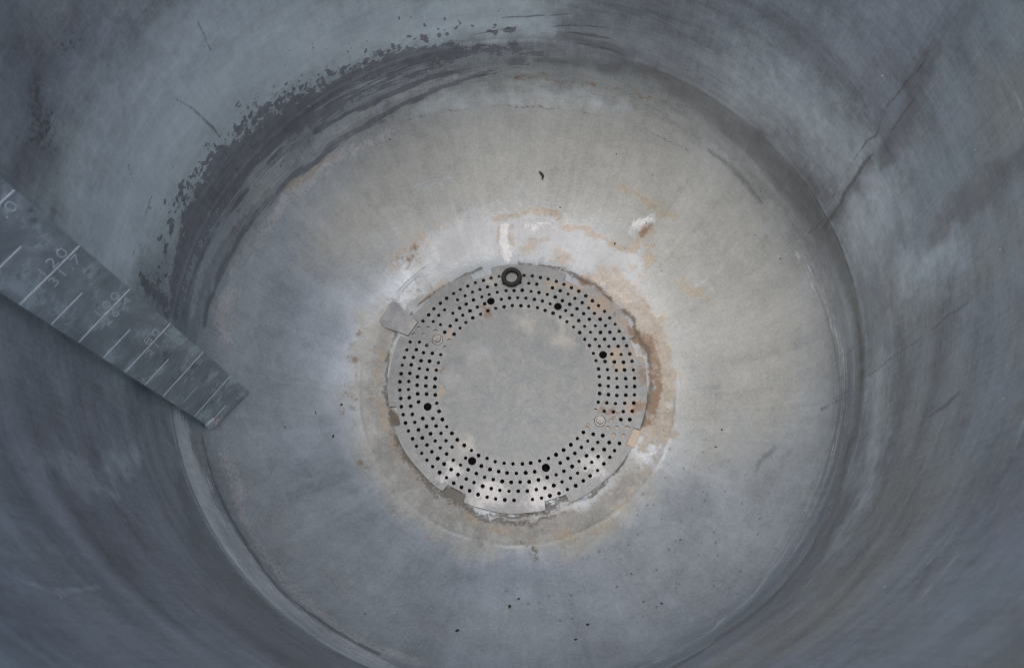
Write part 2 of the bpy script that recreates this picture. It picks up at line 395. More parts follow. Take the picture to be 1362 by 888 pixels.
# grime, lime and painted plate-edge shade on the flat ring round the plate
st('m_lime', [(560, 385, 8), (520, 440, 9), (498, 490, 8), (495, 530, 8), (508, 590, 8), (540, 640, 8)], dens=.4)
st('m_tan', [(505, 470, 6), (500, 520, 6), (512, 575, 6), (550, 632, 6)], dens=.75)
st('m_lime', [(640, 694, 7), (700, 705, 8), (760, 698, 9), (820, 660, 9), (865, 610, 9)], dens=.4)
st('m_grime_shade', [(517, 480, 2.5), (514, 520, 3), (518, 555, 3.5), (535, 597, 4), (565, 636, 4.5), (600, 664, 4), (640, 682, 3.2), (690, 687, 3), (740, 680, 3), (790, 655, 3), (830, 615, 3), (856, 560, 3), (866, 510, 3), (862, 470, 3), (840, 425, 3), (800, 385, 3), (750, 360, 3), (690, 351, 2.5)], dens=.85)  # contact shadow of the plate edge, painted as a dark line
st('m_grime_shade', [(514, 480, 2), (530, 440, 2.5), (560, 402, 2.5), (600, 375, 2.5), (640, 358, 2)], dens=1.0)  # painted edge shadow continued round the upper left
st('m_tan', [(590, 678, 9), (640, 700, 9), (700, 712, 9), (760, 712, 10)], dens=.5)
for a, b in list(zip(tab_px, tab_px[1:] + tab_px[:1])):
    st('m_grime_shade', [(*a, 1.3), (*b, 1.3)], dens=.62)
st('m_grime_shade', [(519, 545, 5), (526, 563, 6)], dens=1.4)
st('m_rust', [(520, 548, 4), (528, 562, 4)], dens=1.2)
st('m_grime_shade', [(590, 652, 6), (604, 658, 8), (617, 664, 6)], dens=1.4)
st('m_grime_shade', [(727, 674, 6), (742, 669, 7), (757, 663, 5)], dens=1.3)
st('m_beige', [(510, 430, 22), (492, 500, 22), (500, 590, 24), (550, 660, 24), (630, 705, 24), (710, 715, 24), (790, 700, 24), (850, 640, 24)], dens=1.25)
st('m_sludge', [(560, 385, 9), (520, 435, 11), (500, 490, 13), (503, 560, 13), (530, 620, 14), (575, 668, 15), (640, 700, 15), (710, 705, 14), (780, 690, 12), (840, 640, 10)], dens=.95)
# beige tone on the upper and right dish
st('m_beige', [(470, 300, 60), (560, 230, 90), (700, 190, 100), (850, 220, 110), (960, 330, 120), (1000, 440, 110), (1010, 520, 70)])
st('m_beige', [(930, 540, 70), (960, 600, 40)], dens=.75)
# old liquor line inside the knuckle at the far side, with a brownish smear behind it
st('m_grime_shade', [(500, 172, 1.6), (560, 154, 1.8), (610, 146, 2), (660, 141, 2.2), (720, 142, 2.2), (790, 152, 2), (860, 174, 1.8), (920, 202, 1.6)], dens=.5)
st('m_coat', [(560, 140, 12), (660, 126, 14), (760, 128, 14), (830, 145, 10)], dens=.5)
st('m_rust', [(690, 105, 5), (760, 108, 8), (840, 122, 8), (890, 140, 5)], dens=.5)
for k in range(3):
    o_ = 9 * k
    st('m_pale_over', [(1128 - o_, 430, 2), (1136 - o_, 500, 2.4), (1126 - o_, 575, 2.4), (1100 - o_, 655, 2.4), (1055 - o_, 735, 2.4), (990 - o_, 805, 2.2), (915 - o_, 858, 2)], dens=.85 - .1 * k)
# lime above the strainer plate
st('m_lime', [(605, 322, 20), (640, 312, 28), (690, 312, 32), (735, 318, 30), (780, 338, 26), (825, 360, 24), (848, 385, 16)], dens=1.1)
st('m_lime', [(560, 378, 14), (600, 352, 16)], dens=.75)
st('m_lime', [(845, 300, 9), (860, 290, 9)], dens=1.0)
st('m_chalk', [(672, 298, 4), (671, 320, 5), (673, 345, 5)], dens=1.2)
st('m_tan', [(664, 300, 2), (663, 330, 2), (660, 348, 2)], dens=.9)
st('m_tan', [(681, 298, 2), (682, 320, 2.5), (684, 348, 2)], dens=.9)
st('m_chalk', [(790, 372, 5), (812, 382, 6), (835, 398, 4)], dens=.8)
st('m_chalk', [(700, 300, 10), (730, 300, 12)], dens=.55)
st('m_chalk', [(846, 298, 6), (858, 290, 5)], dens=.9)
st('m_lime', [(790, 375, 8), (830, 400, 8), (862, 440, 7)], dens=.85)
st('m_pale', [(925, 382, 4), (955, 362, 4), (985, 318, 3)], dens=.55)
st('m_beige', [(900, 340, 30), (960, 350, 40)], dens=1.2)
st('m_pale', [(560, 250, 10), (600, 240, 10)], dens=.6)
st('m_tan', [(655, 288, 2.5), (700, 278, 4), (738, 284, 4), (752, 301, 3.5), (800, 318, 4), (838, 332, 4.5), (850, 318, 6), (858, 306, 7), (868, 312, 5)], dens=1.25)
st('m_tan', [(858, 318, 6), (864, 340, 7), (858, 365, 6)], dens=1.1)
st('m_rust', [(852, 316, 5), (862, 302, 5)], dens=1.0)
st('m_tan', [(822, 248, 5), (860, 262, 7), (880, 282, 10), (895, 290, 6)], dens=.8)
st('m_tan', [(905, 380, 9), (922, 392, 8), (950, 398, 6)], dens=.85)
st('m_tan', [(690, 330, 8), (715, 322, 7), (735, 312, 5)], dens=.85)
st('m_tan', [(742, 352, 10), (742, 340, 9)], dens=.85)
st('m_tan', [(775, 372, 10), (815, 378, 16), (842, 400, 18), (862, 440, 16), (878, 480, 18), (884, 530, 16), (872, 585, 16)], dens=1.1)
st('m_tan', [(892, 470, 6), (896, 520, 7), (890, 575, 7), (868, 625, 8), (830, 680, 8), (775, 714, 9), (715, 718, 8), (660, 704, 7), (600, 676, 6)], dens=.6)
st('m_tan', [(530, 350, 18), (548, 330, 20), (590, 300, 12)], dens=.62)
st('m_tan', [(560, 400, 8), (600, 370, 7)], dens=.8)
st('m_rust', [(848, 445, 6), (860, 462, 9), (870, 488, 10), (873, 515, 6), (860, 560, 7)], dens=1.0)
st('m_rust', [(770, 372, 5), (800, 388, 6), (835, 425, 6)], dens=.75)
st('m_rust', [(524, 548, 5), (530, 560, 5)], dens=1.1)
st('m_rust', [(540, 348, 12)] + [(548, 338, 8)], dens=.6)
st('m_grime_shade', [(580, 650, 5), (605, 668, 6), (650, 690, 5), (705, 696, 4), (760, 680, 3)], dens=.72)
st('m_grime_shade', [(520, 575, 6), (545, 615, 6), (580, 655, 6)], dens=.85)
st('m_grime_shade', [(703, 737, 4), (712, 744, 4)], dens=.6)
st('m_grime_shade', [(690, 722, 6), (710, 732, 5)], dens=.7)
st('m_line', [(860, 296, 1.6), (856, 300, 1.2)]); st('m_line', [(868, 326, 1.4), (874, 322, 1.2)]); st('m_line', [(816, 322, 1.4), (822, 327, 1)])
st('m_streak', [(1090, 545, 2), (1120, 530, 2)], dens=.9)
st('m_wet', [(1010, 615, 5), (1028, 600, 6)], dens=.7); st('m_wet', [(1040, 620, 6), (1050, 600, 6)], dens=.6)
st('m_wet', [(930, 300, 5), (970, 345, 10)], dens=.4)
# pitted area
st('m_pit', [(880, 640, 60), (940, 690, 80), (960, 760, 60), (860, 760, 60), (780, 800, 40), (690, 800, 25)])
for k in ('m_rust',):
    st(k, [(475, 450, 12), (460, 520, 11), (478, 600, 11), (530, 680, 10), (600, 725, 9)], dens=.36)

STROKES = [(k, np.array([hit(x, y) for x, y, w in pts]), np.array([w for x, y, w in pts]), d) for k, pts, d in S]
KINDS = sorted({k for k, *_ in STROKES})

def px_size(p):
    return np.linalg.norm(p - CAM) / F_PX     # metres per photo pixel at a place

WARP = {'m_line': 0.8, 'm_beige': 1.2, 'm_coat': 1.3, 'm_lime': 1.1, 'm_tan': 1.3, 'm_dark': 0.75, 'm_pale': 0.7, 'm_streak': 0.6, 'm_ring': 0.7}
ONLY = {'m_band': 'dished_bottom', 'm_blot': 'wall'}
WARP0 = {'m_line': 0.0006, 'm_tan': 0.0018, 'm_rust': 0.0018, 'm_grime_shade': 0.0015, 'm_streak': 0.0006}
def paint(me, V, name):
    """write stain masks as point attributes"""
    n = len(V)
    warp = np.stack([fbm(V, 45, 4, 0.62, 101 + 7 * a) for a in range(3)], 1)
    F = {k: np.zeros(n, np.float32) for k in KINDS}
    for k, P, w, dens in STROKES:
        if k in ONLY and ONLY[k] != name: continue
        wm = np.array([px_size(p) for p in P]) * w
        big = 2 * wm.max() + 0.002
        box = np.all((V > P.min(0) - big) & (V < P.max(0) + big), axis=1)
        idx = np.nonzero(box)[0]
        if len(idx) == 0: continue
        Q = V[idx]; val = np.zeros(len(idx)); wq = warp[idx]
        amp = WARP.get(k, 0.9) * min(float(wm.mean()), 0.012) + WARP0.get(k, 0.0)
        Q = Q + wq * amp
        for i in range(max(1, len(P) - 1)):
            a = P[i]; b = P[min(i + 1, len(P) - 1)]; ab = b - a
            tt = np.clip(((Q - a) @ ab) / max(ab @ ab, 1e-12), 0, 1)
            d = np.linalg.norm(Q - a - tt[:, None] * ab, axis=1)
            ww = wm[i] + (wm[min(i + 1, len(P) - 1)] - wm[i]) * tt
            val = np.maximum(val, 1 - d / (2 * ww))
        F[k][idx] = np.maximum(F[k][idx], np.clip(val, 0, 1) * dens)
    for k in KINDS:
        at = me.attributes.new(k, 'FLOAT', 'POINT'); at.data.foreach_set('value', F[k])

def revolve(name, prof, nth, mat, parent, floor_fn, th0=0.0):
    """surface of revolution with polar coordinates and stain masks; prof = [(r, z)] in units of R"""
    prof = np.array(prof, float)
    s = np.concatenate([[0], np.cumsum(np.hypot(*np.diff(prof, axis=0).T))])
    s = s - s[np.argmin(np.abs(prof[:, 1]) + np.abs(prof[:, 0] - 1))]
    th = np.linspace(0, 2 * np.pi, nth, endpoint=False) + th0
    m = len(prof)
    co, si = np.cos(th), np.sin(th)
    V = np.empty((m, nth, 3))
    V[..., 0] = prof[:, 0:1] * co[None]; V[..., 1] = prof[:, 0:1] * si[None]; V[..., 2] = prof[:, 1:2]
    V = V.reshape(-1, 3) * R
    if name == 'dished_bottom':       # crust of scale round the sump, faint dents on the dish
        q0 = np.hypot(V[:, 0], V[:, 1]) / R
        k0 = np.clip(1 - np.abs(q0 - 0.55) / 0.075, 0, 1)
        V[:, 2] += np.exp(-((q0 - R_SUMP - 0.006 * fbm(V, 12, 3, 0.6, 75)) / 0.006) ** 2) * 0.0006 * np.clip(fbm(V, 14, 3, 0.6, 74) + 0.3, 0, 1)
        V[:, 2] += k0 * (0.0005 * fbm(V, 42, 4, 0.6, 70) + 0.00022 * fbm(V, 160, 3, 0.6, 71)) + np.clip((0.95 - q0) / 0.1, 0, 1) * np.clip((q0 - 0.6) / 0.1, 0, 1) * 0.0012 * fbm(V, 11, 3, 0.5, 72)
    i = np.arange(m - 1)[:, None] * nth; j = np.arange(nth)[None]; jn = (j + 1) % nth
    Fq = np.stack([i + j, i + jn, i + nth + jn, i + nth + j], -1).reshape(-1, 4)
    me = bpy.data.meshes.new(name)
    me.vertices.add(len(V)); me.vertices.foreach_set('co', V.ravel().astype(np.float32))
    nf = len(Fq)
    me.loops.add(nf * 4); me.polygons.add(nf)
    me.loops.foreach_set('vertex_index', Fq.ravel().astype(np.int32))
    me.polygons.foreach_set('loop_start', (np.arange(nf) * 4).astype(np.int32))
    me.polygons.foreach_set('loop_total', np.full(nf, 4, np.int32))
    me.polygons.foreach_set('use_smooth', np.ones(nf, bool))
    me.update(calc_edges=True)
    pol = np.empty((m, nth, 3), np.float32)
    pol[..., 0] = co; pol[..., 1] = si; pol[..., 2] = s[:, None] + 3
    at = me.attributes.new('polar', 'FLOAT_VECTOR', 'POINT'); at.data.foreach_set('vector', pol.ravel())
    fl = np.repeat(np.array([floor_fn(r, z) for r, z in prof], np.float32), nth)
    at = me.attributes.new('floor', 'FLOAT', 'POINT'); at.data.foreach_set('value', fl)
    q = pol.reshape(-1, 3)
    c1 = fbm(V, 9, 4, 0.6, 1); c2 = fbm(V, 30, 4, 0.62, 2); c3 = fbm(V, 110, 2, 0.6, 9)
    rad = 0.6 * fbm(q, (9, 9, 1.0), 4, 0.62, 3) + 0.4 * fbm(q, (60, 60, 2.0), 3, 0.6, 4)
    cir = 0.6 * fbm(q, (1.3, 1.3, 14), 5, 0.66, 5) + 0.4 * fbm(q, (5, 5, 9), 4, 0.6, 6)
    br = 1 + (0.22 - 0.09 * fl) * c1 + 0.13 * c2 + 0.06 * c3 + fl * 0.11 * rad + (1 - fl) * 0.38 * cir
    for nm, val in (('bright', br), ('cloud', np.clip(0.5 + 0.5 * c2, 0, 1)), ('tint2', np.clip(1.6 * fbm(V, 7, 4, 0.6, 18) - 0.1, 0, 1)), ('tint', np.clip(0.5 + 0.9 * fbm(V, 6, 3, 0.6, 8), 0, 1))):
        at = me.attributes.new(nm, 'FLOAT', 'POINT'); at.data.foreach_set('value', val.astype(np.float32))
    paint(me, V, name)
    me.materials.append(mat)
    return link(bpy.data.objects.new(name, me), parent)

def smooth(x, a, b):
    q = min(1, max(0, (x - a) / (b - a))); return q * q * (3 - 2 * q)
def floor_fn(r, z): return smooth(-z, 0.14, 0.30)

# ------------------------------------------------------------------ ground and vat
t = NT('concrete'); P = t.pos()
n = t.noise(P, 3, 8, 0.65)
M_GROUND = t.out(t.mix(n, (0.20, 0.195, 0.185), (0.30, 0.29, 0.275)), 0.85, 0.0)
Z_GROUND = -1.12 * R
g = 60.0
ground = mesh_obj('ground', [(-g, -g, Z_GROUND), (g, -g, Z_GROUND), (g, g, Z_GROUND), (-g, g, Z_GROUND)], [(0, 1, 2, 3)], M_GROUND, None, False)
tag(ground, kind='structure')

vat = empty('steel_vat', (0, 0, Z_GROUND))
tag(vat, 'deep round stainless steel vat seen from above, stained wall and dished bottom', 'vat')
def into_vat(o):
    o.parent = vat; o.location = (0, 0, -Z_GROUND); return o

NTH = 1200
wall_prof = [(1.0, z) for z in np.concatenate([np.linspace(1.38, 0.004, 300)])]
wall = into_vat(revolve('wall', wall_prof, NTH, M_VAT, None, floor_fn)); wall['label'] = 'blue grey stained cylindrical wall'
up_prof = [(1.0, 1.43), (1.0, 1.41), (1.0, 1.38)]
upper = into_vat(revolve('upper_wall', up_prof, 240, M_VAT, None, floor_fn))
# rolled rim and outer jacket
rim_prof = [(1.02 + 0.03 * math.cos(a), 1.44 + 0.03 * math.sin(a)) for a in np.linspace(math.pi * 1.25, -math.pi * 0.6, 20)]
M_STEEL = plain_metal('brushed_steel', (0.42, 0.43, 0.44), (0.52, 0.53, 0.54), 0.8)
def lathe(name, prof, n, mat, parent, capped=False):
    V = [(r * R * math.cos(2 * math.pi * k / n), r * R * math.sin(2 * math.pi * k / n), z * R) for r, z in prof for k in range(n)]
    Fc = [(i * n + k, i * n + (k + 1) % n, (i + 1) * n + (k + 1) % n, (i + 1) * n + k) for i in range(len(prof) - 1) for k in range(n)]
    return mesh_obj(name, V, Fc, mat, parent)
into_vat(lathe('rim', rim_prof, 160, M_STEEL, None))
into_vat(lathe('outer_jacket', [(1.03, 1.43), (1.03, 1.0), (1.03, 0.0), (1.03, -1.12)], 160, M_STEEL, None))
# dished bottom: straight flange, half ellipse, step into a flat ring round the sump
hp = [(0.9985, 0.0), (0.9985, -0.03), (0.9986, -0.06), (0.999, -0.09), (0.9996, -0.118)]
ph = np.concatenate([np.linspace(0.02, 0.4, 50), np.linspace(0.41, math.acos(R_BL), 120)])
hp += [(math.cos(a), -FLANGE - SEMI * math.sin(a)) for a in ph]
hp += [(r, float(head_z(r)) + 0.0009 * math.exp(-((r - R_SUMP) / 0.008) ** 2)) for r in np.linspace(R_BL - 0.003, R_HOLE, 110)]
bottom = into_vat(revolve('dished_bottom', hp, NTH, M_VAT, None, floor_fn)); bottom['label'] = 'grey dished bottom with beige tone and lime'
sump = into_vat(lathe('sump', [(R_HOLE, Z_ANN), (R_HOLE - 0.004, Z_ANN - 0.01), (0.44, -0.80), (0.43, -0.84), (0.2, -0.86), (0.004, -0.87)], 96, plain_metal('sump_steel', (0.05, 0.05, 0.05), (0.09, 0.085, 0.08), 0.2, 0.6, 0.8), None))
# low dressed weld where the head meets the wall
bead = [(1.0, 0.012), (0.9992, 0.009), (0.9982, 0.004), (0.9976, 0.0), (0.9975, -0.004), (0.9978, -0.009), (0.9986, -0.014)]
into_vat(revolve('weld_seam', bead, NTH, M_VAT, None, floor_fn))

# ------------------------------------------------------------------ perforated strainer plate
Z_PL = -0.6136
def on_plate(x, y):
    p = hit_plane(x, y, Z_PL); return p[:2] / R
RD = 0.4686
ctr = np.array([0.0, 0.0])
def ang(x, y):
    q = on_plate(x, y); return math.atan2(q[1], q[0])
notches = [((514, 542), (524, 569)), ((588, 654), (617, 667)), ((726, 680), (758, 668)), ((841, 597), (848, 570)),
           ((856, 474), (843, 448)), ((779, 381), (752, 366)), ((653, 356), (626, 366)), ((546, 421), (531, 446))]
nang = []
for a, b in notches:
    A, B = ang(*a), ang(*b)
    if B < A: B += 2 * math.pi
    if B - A > math.pi: A, B = B, A + 2 * math.pi
    nang.append((A % (2 * math.pi), (B - A)))
def outline():
    pts = []; N = 360
    nd = 0.029
    evs = []
    for A, wd in nang: evs.append((A, wd))
    evs.sort()
    cur = evs[0][0]
    for k, (A, wd) in enumerate(evs):
        B = A + wd
        nxt = evs[(k + 1) % len(evs)][0]
        while nxt < B: nxt += 2 * math.pi
        q = RD - nd * (0.8 + 0.35 * ((k * 37) % 7) / 7)
        pts += [(RD, A), (q, A + 0.006), (q, B - 0.006), (RD, B)]
        m = max(2, int((nxt - B) / (2 * math.pi) * N))
        for i in range(1, m): pts.append((RD + 0.0012 * math.sin(5 * B + i * .3), B + (nxt - B) * i / m))
    return [(r * R * math.cos(a), r * R * math.sin(a)) for r, a in pts]
big = [on_plate(x, y) for x, y in ((653, 401), (742, 408), (802, 472), (569, 541), (628, 613), (726, 622))]
bolts = [on_plate(582, 452), on_plate(798, 560)]
gask = on_plate(680.5, 370.5)
holes = []
rows = [(0.2989, 60), (0.3304, 66), (0.3618, 72), (0.3932, 79), (0.4247, 85)]
for k, (r, nh) in enumerate(rows):
    for i in range(nh):
        a = 2 * math.pi * (i + 0.5 * (k % 2)) / nh + 0.03 * k
        x, y = r * math.cos(a) + random.uniform(-.0012, .0012), r * math.sin(a) + random.uniform(-.0012, .0012)
        if any(math.hypot(x - b[0], y - b[1]) < 0.0235 for b in big): continue
        if any(math.hypot(x - b[0], y - b[1]) < 0.030 for b in bolts): continue
        if math.hypot(x - gask[0], y - gask[1]) < 0.031: continue
        if any(((a - A + 0.02) % (2 * math.pi)) < wd + 0.04 and r > RD - 0.029 * 1.15 - 0.009 for A, wd in nang): continue
        if random.random() < 0.012: continue
        holes.append((x * R, y * R, random.uniform(0.0058, 0.0076) * R))
holes += [(b[0] * R, b[1] * R, 0.0145 * R) for b in big]
cu = bpy.data.curves.new('plate_curve', 'CURVE'); cu.dimensions = '2D'; cu.fill_mode = 'BOTH'
cu.extrude = 0.0010; cu.bevel_depth = 0.0; cu.resolution_u = 1
def spline(pts):
    s = cu.splines.new('POLY'); s.points.add(len(pts) - 1); s.use_cyclic_u = True
    for q, p in zip(s.points, pts): q.co = (p[0], p[1], 0, 1)
spline(outline())
for x, y, r in holes:
    nn = 20 if r > 0.01 * R else 12
    spline([(x + r * math.cos(2 * math.pi * i / nn), y + r * math.sin(2 * math.pi * i / nn)) for i in range(nn)])
tmp = bpy.data.objects.new('plate_tmp', cu); COL.objects.link(tmp)
dg = bpy.context.evaluated_depsgraph_get()
pl_me = bpy.data.meshes.new_from_object(tmp.evaluated_get(dg))
bpy.data.objects.remove(tmp, do_unlink=True); bpy.data.curves.remove(cu)
pl_me.name = 'plate'

def plate_material():
    t = NT('strainer_steel'); P = t.pos()
    cloud = t.noise(P, 40, 6, 0.72, 0.3); fine = t.noise(P, 170, 5, 0.76); g = t.noise(P, 700, 2, 0.7)
    blot = t.noise(P, 55, 6, 0.7, 0.3)
    v = t.math('ADD', 0.22, t.math('ADD', t.math('MULTIPLY', cloud, 0.55), t.math('ADD', t.math('MULTIPLY', fine, 0.62), t.math('MULTIPLY', g, 0.36))))
    col = t.scale(t.mix(t.ramp(cloud, 0.35, 0.65), (0.185, 0.205, 0.214), (0.235, 0.247, 0.246)), v)
    sep = t.n.new('ShaderNodeSeparateXYZ'); t.l.new(P, sep.inputs[0])
    x0, y0 = sep.outputs[0], sep.outputs[1]
    wn_ = t.n.new('ShaderNodeTexNoise'); wn_.inputs['Scale'].default_value = 62; wn_.inputs['Detail'].default_value = 5; wn_.inputs['Roughness'].default_value = 0.72
    t.l.new(P, wn_.inputs['Vector'])
    wsep = t.n.new('ShaderNodeSeparateColor'); t.l.new(wn_.outputs['Color'], wsep.inputs[0])
    x = t.math('MULTIPLY_ADD', t.math('SUBTRACT', wsep.outputs[0], 0.5), 0.055, x0)
    y = t.math('MULTIPLY_ADD', t.math('SUBTRACT', wsep.outputs[1], 0.5), 0.055, y0)
    rr = t.math('SQRT', t.math('ADD', t.math('MULTIPLY', x0, x0), t.math('MULTIPLY', y0, y0)))
    # perforated band is scoured a little brighter than the middle
    band = t.ramp(rr, 0.275 * R, 0.30 * R)
    col = t.mix(t.math('MULTIPLY', band, 0.35), col, t.scale(t.mix(blot, (0.22, 0.232, 0.242), (0.36, 0.36, 0.357)), v))
    def spot(px, py, rad, sq=1.0):
        q = on_plate(px, py)
        dx = t.math('MULTIPLY', t.math('SUBTRACT', x, float(q[0] * R)), 1.0)
        dy = t.math('MULTIPLY', t.math('SUBTRACT', y, float(q[1] * R)), sq)
        d = t.math('SQRT', t.math('ADD', t.math('MULTIPLY', dx, dx), t.math('MULTIPLY', dy, dy)))
        d = t.math('ADD', d, t.math('MULTIPLY', t.math('SUBTRACT', fine, 0.5), rad * 0.9))
        return t.ramp(d, rad, rad * 0.25)
    def cover(c, m, k, rgb):
        return t.mix(t.math('MULTIPLY', m, k), c, rgb)
    px = 0.00082
    for a in ((556, 440, 30), (535, 500, 26), (600, 395, 28), (690, 372, 26), (560, 590, 22)):
        col = cover(col, spot(a[0], a[1], a[2] * px), 0.4, (0.16, 0.17, 0.172))
    for a in ((650, 655, 30), (720, 660, 30), (790, 620, 22), (600, 630, 18)):
        col = cover(col, spot(a[0], a[1], a[2] * px), 0.6, (0.52, 0.52, 0.525))
    for a in ((745, 452, 22), (752, 430, 14), (620, 590, 16), (650, 375, 14), (700, 430, 24)):
        col = cover(col, spot(a[0], a[1], a[2] * px), 0.45, (0.42, 0.41, 0.37))
    for a in ((640, 470, 26), (600, 500, 16)):
        col = cover(col, spot(a[0], a[1], a[2] * px), 0.35, (0.34, 0.36, 0.38))
    for a in ((765, 385, 20), (800, 405, 22), (832, 430, 20), (848, 470, 16), (735, 378, 12), (845, 545, 18), (825, 490, 14), (585, 520, 10), (600, 440, 10), (815, 470, 14)):
        col = cover(col, spot(a[0], a[1], a[2] * px), 0.55, (0.36, 0.27, 0.18))
    for a in ((646, 413, 9), (806, 545, 11), (815, 553, 8), (857, 500, 15), (853, 545, 14), (842, 440, 14), (820, 415, 8), (586, 490, 6), (529, 560, 7)):
        col = cover(col, spot(a[0], a[1], a[2] * px), 0.7, (0.19, 0.115, 0.065))
    scr = t.ramp(t.noise(t.vmul(P, (900, 60, 1)), 1, 3, 0.6), 0.70, 0.76)
    col = cover(col, scr, 0.25, (0.18, 0.19, 0.20))
    dk = t.ramp(t.noise(P, 120, 6, 0.78), 0.57, 0.68)
    col = cover(col, dk, 0.5, (0.12, 0.12, 0.118))
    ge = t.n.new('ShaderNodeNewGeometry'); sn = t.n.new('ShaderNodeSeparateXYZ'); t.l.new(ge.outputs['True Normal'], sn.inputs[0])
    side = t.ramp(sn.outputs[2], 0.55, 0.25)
    col = cover(col, side, 0.85, (0.05, 0.045, 0.04))        # gap shadow painted as dark colour on the cut edges
    t.bump(t.math('ADD', fine, g), 0.3, 0.0006)
    return t.out(col, t.lin(cloud, 0.3, 0.7, 0.42, 0.58), 0.45)
M_PLATE = plate_material()
pl_me.materials.clear(); pl_me.materials.append(M_PLATE)
strainer = empty('strainer_plate', (0, 0, Z_PL * R))
tag(strainer, 'round perforated steel strainer plate with notched edge over the vat drain', 'strainer')
plate = link(bpy.data.objects.new('plate', pl_me), strainer)
bv = plate.modifiers.new('bevel', 'BEVEL'); bv.width = 0.0002; bv.segments = 1; bv.limit_method = 'ANGLE'; bv.angle_limit = math.radians(60)

M_BOLT = plain_metal('bolt_steel', (0.20, 0.20, 0.19), (0.33, 0.32, 0.30), 0.5, 0.35, 0.5, 300, 0.05)
def ring_mesh(prof, n):
    """closed lathe (profile in metres), first and last point joined"""
    V = [(r * math.cos(2 * math.pi * k / n), r * math.sin(2 * math.pi * k / n), z) for r, z in prof for k in range(n)]
    m = len(prof)
    Fc = [(i * n + k, i * n + (k + 1) % n, ((i + 1) % m) * n + (k + 1) % n, ((i + 1) % m) * n + k) for i in range(m) for k in range(n)]
    return V, Fc
for b in bolts:
    zb = 0.0009
    V, Fc = ring_mesh([(0.0019, zb), (0.0061, zb), (0.0063, zb + 0.0005), (0.0060, zb + 0.0011), (0.0048, zb + 0.0012), (0.0019, zb + 0.0012)], 28)
    w = mesh_obj('bolt', V, Fc, M_BOLT, strainer); w.location = (b[0] * R, b[1] * R, 0)
    # hexagon nut with rounded stud end
    bm = bmesh.new()
    top = zb + 0.0034
    for rad, z0, z1, nn in ((0.0042, zb + 0.0012, top, 6), (0.0020, top, top + 0.0010, 16)):
        lo = [bm.verts.new((rad * math.cos(2 * math.pi * i / nn + .3), rad * math.sin(2 * math.pi * i / nn + .3), z0)) for i in range(nn)]
        hi = [bm.verts.new((rad * .93 * math.cos(2 * math.pi * i / nn + .3), rad * .93 * math.sin(2 * math.pi * i / nn + .3), z1)) for i in range(nn)]
        for i in range(nn): bm.faces.new((lo[i], lo[(i + 1) % nn], hi[(i + 1) % nn], hi[i]))
        bm.faces.new(hi)
    bm_obj('nut', bm, M_BOLT, w)

# fixing lugs of the vat under the strainer plate
def flat_poly(name, pts2, z0, th, mat, parent, bev=0.0004):
    bm = bmesh.new()
    lo = [bm.verts.new((x, y, z0)) for x, y in pts2]; hi = [bm.verts.new((x, y, z0 + th)) for x, y in pts2]
    n = len(pts2)
    bm.faces.new(hi); bm.faces.new(lo[::-1])
    for i in range(n): bm.faces.new((lo[i], lo[(i + 1) % n], hi[(i + 1) % n], hi[i]))
    bmesh.ops.recalc_face_normals(bm, faces=bm.faces)
    bmesh.ops.bevel(bm, geom=[e for e in bm.edges if abs(e.verts[0].co.z - e.verts[1].co.z) < 1e-6 and e.verts[0].co.z > z0 + th / 2], offset=bev, segments=2, affect='EDGES')
    return bm_obj(name, bm, mat, parent)
M_LUG = plain_metal('lug_steel', (0.20, 0.22, 0.245), (0.34, 0.34, 0.335), 0.45, 0.4, 0.6, 90, 0.08)
M_LUGT = plain_metal('rusty_lug_steel', (0.38, 0.34, 0.29), (0.52, 0.42, 0.32), 0.35, 0.5, 0.7, 90, 0.12)
tabpix = [(519, 399), (512, 403), (502, 420), (503, 427), (512, 436), (528, 441), (543, 447), (556, 429), (545, 419), (535, 410), (527, 402)]
zl = (Z_ANN + 0.004)
tp = [hit_plane(x, y, zl)[:2] for x, y in tabpix]
c0 = bolts[0] * R
dirn = c0 / np.linalg.norm(c0); perp = np.array([-dirn[1], dirn[0]])
lug = flat_poly('lug', tp, Z_ANN * R + 0.0004, 0.0028, M_LUG, None); into_vat(lug)
for b, mat_ in ((bolts[0], M_LUG), (bolts[1], M_LUGT)):
    d = b / np.linalg.norm(b); e = np.array([-d[1], d[0]])
    q = [(d * a + e * s) * R for a, s in ((0.475, .034), (0.475, -.034), (0.29, -.034), (0.275, -.02), (0.275, .02), (0.29, .034))]
    into_vat(flat_poly('lug', q, Z_PL * R - 0.0009 - 0.0022, 0.0018, mat_, None))

# black rubber ring lying on the plate
t = NT('black_rubber'); P = t.pos(); n = t.noise(P, 260, 5, 0.7)
t.bump(n, 0.3, 0.0006)
M_RUB = t.out(t.mix(n, (0.005, 0.005, 0.005), (0.014, 0.014, 0.014)), 0.7, 0.0)
ro, ri = 0.0388 * R, 0.0222 * R
mid, hw = (ro + ri) / 2, (ro - ri) / 2
prof = [(mid + hw * (abs(math.cos(a)) ** .75) * (1 if math.cos(a) > 0 else -1), 0.0032 + 0.0032 * (abs(math.sin(a)) ** .75) * (1 if math.sin(a) > 0 else -1)) for a in np.linspace(0, 2 * math.pi, 20, endpoint=False)]
V, Fc = ring_mesh(prof, 48)
V = [(x * (1 + .02 * math.sin(2 * math.atan2(y, x))), y, z) for x, y, z in V]
gk = mesh_obj('rubber_ring', V, Fc, M_RUB); gk.location = (gask[0] * R, gask[1] * R, Z_PL * R + 0.0009)
tag(gk, 'small black rubber ring lying at the top edge of the perforated plate', 'gasket')

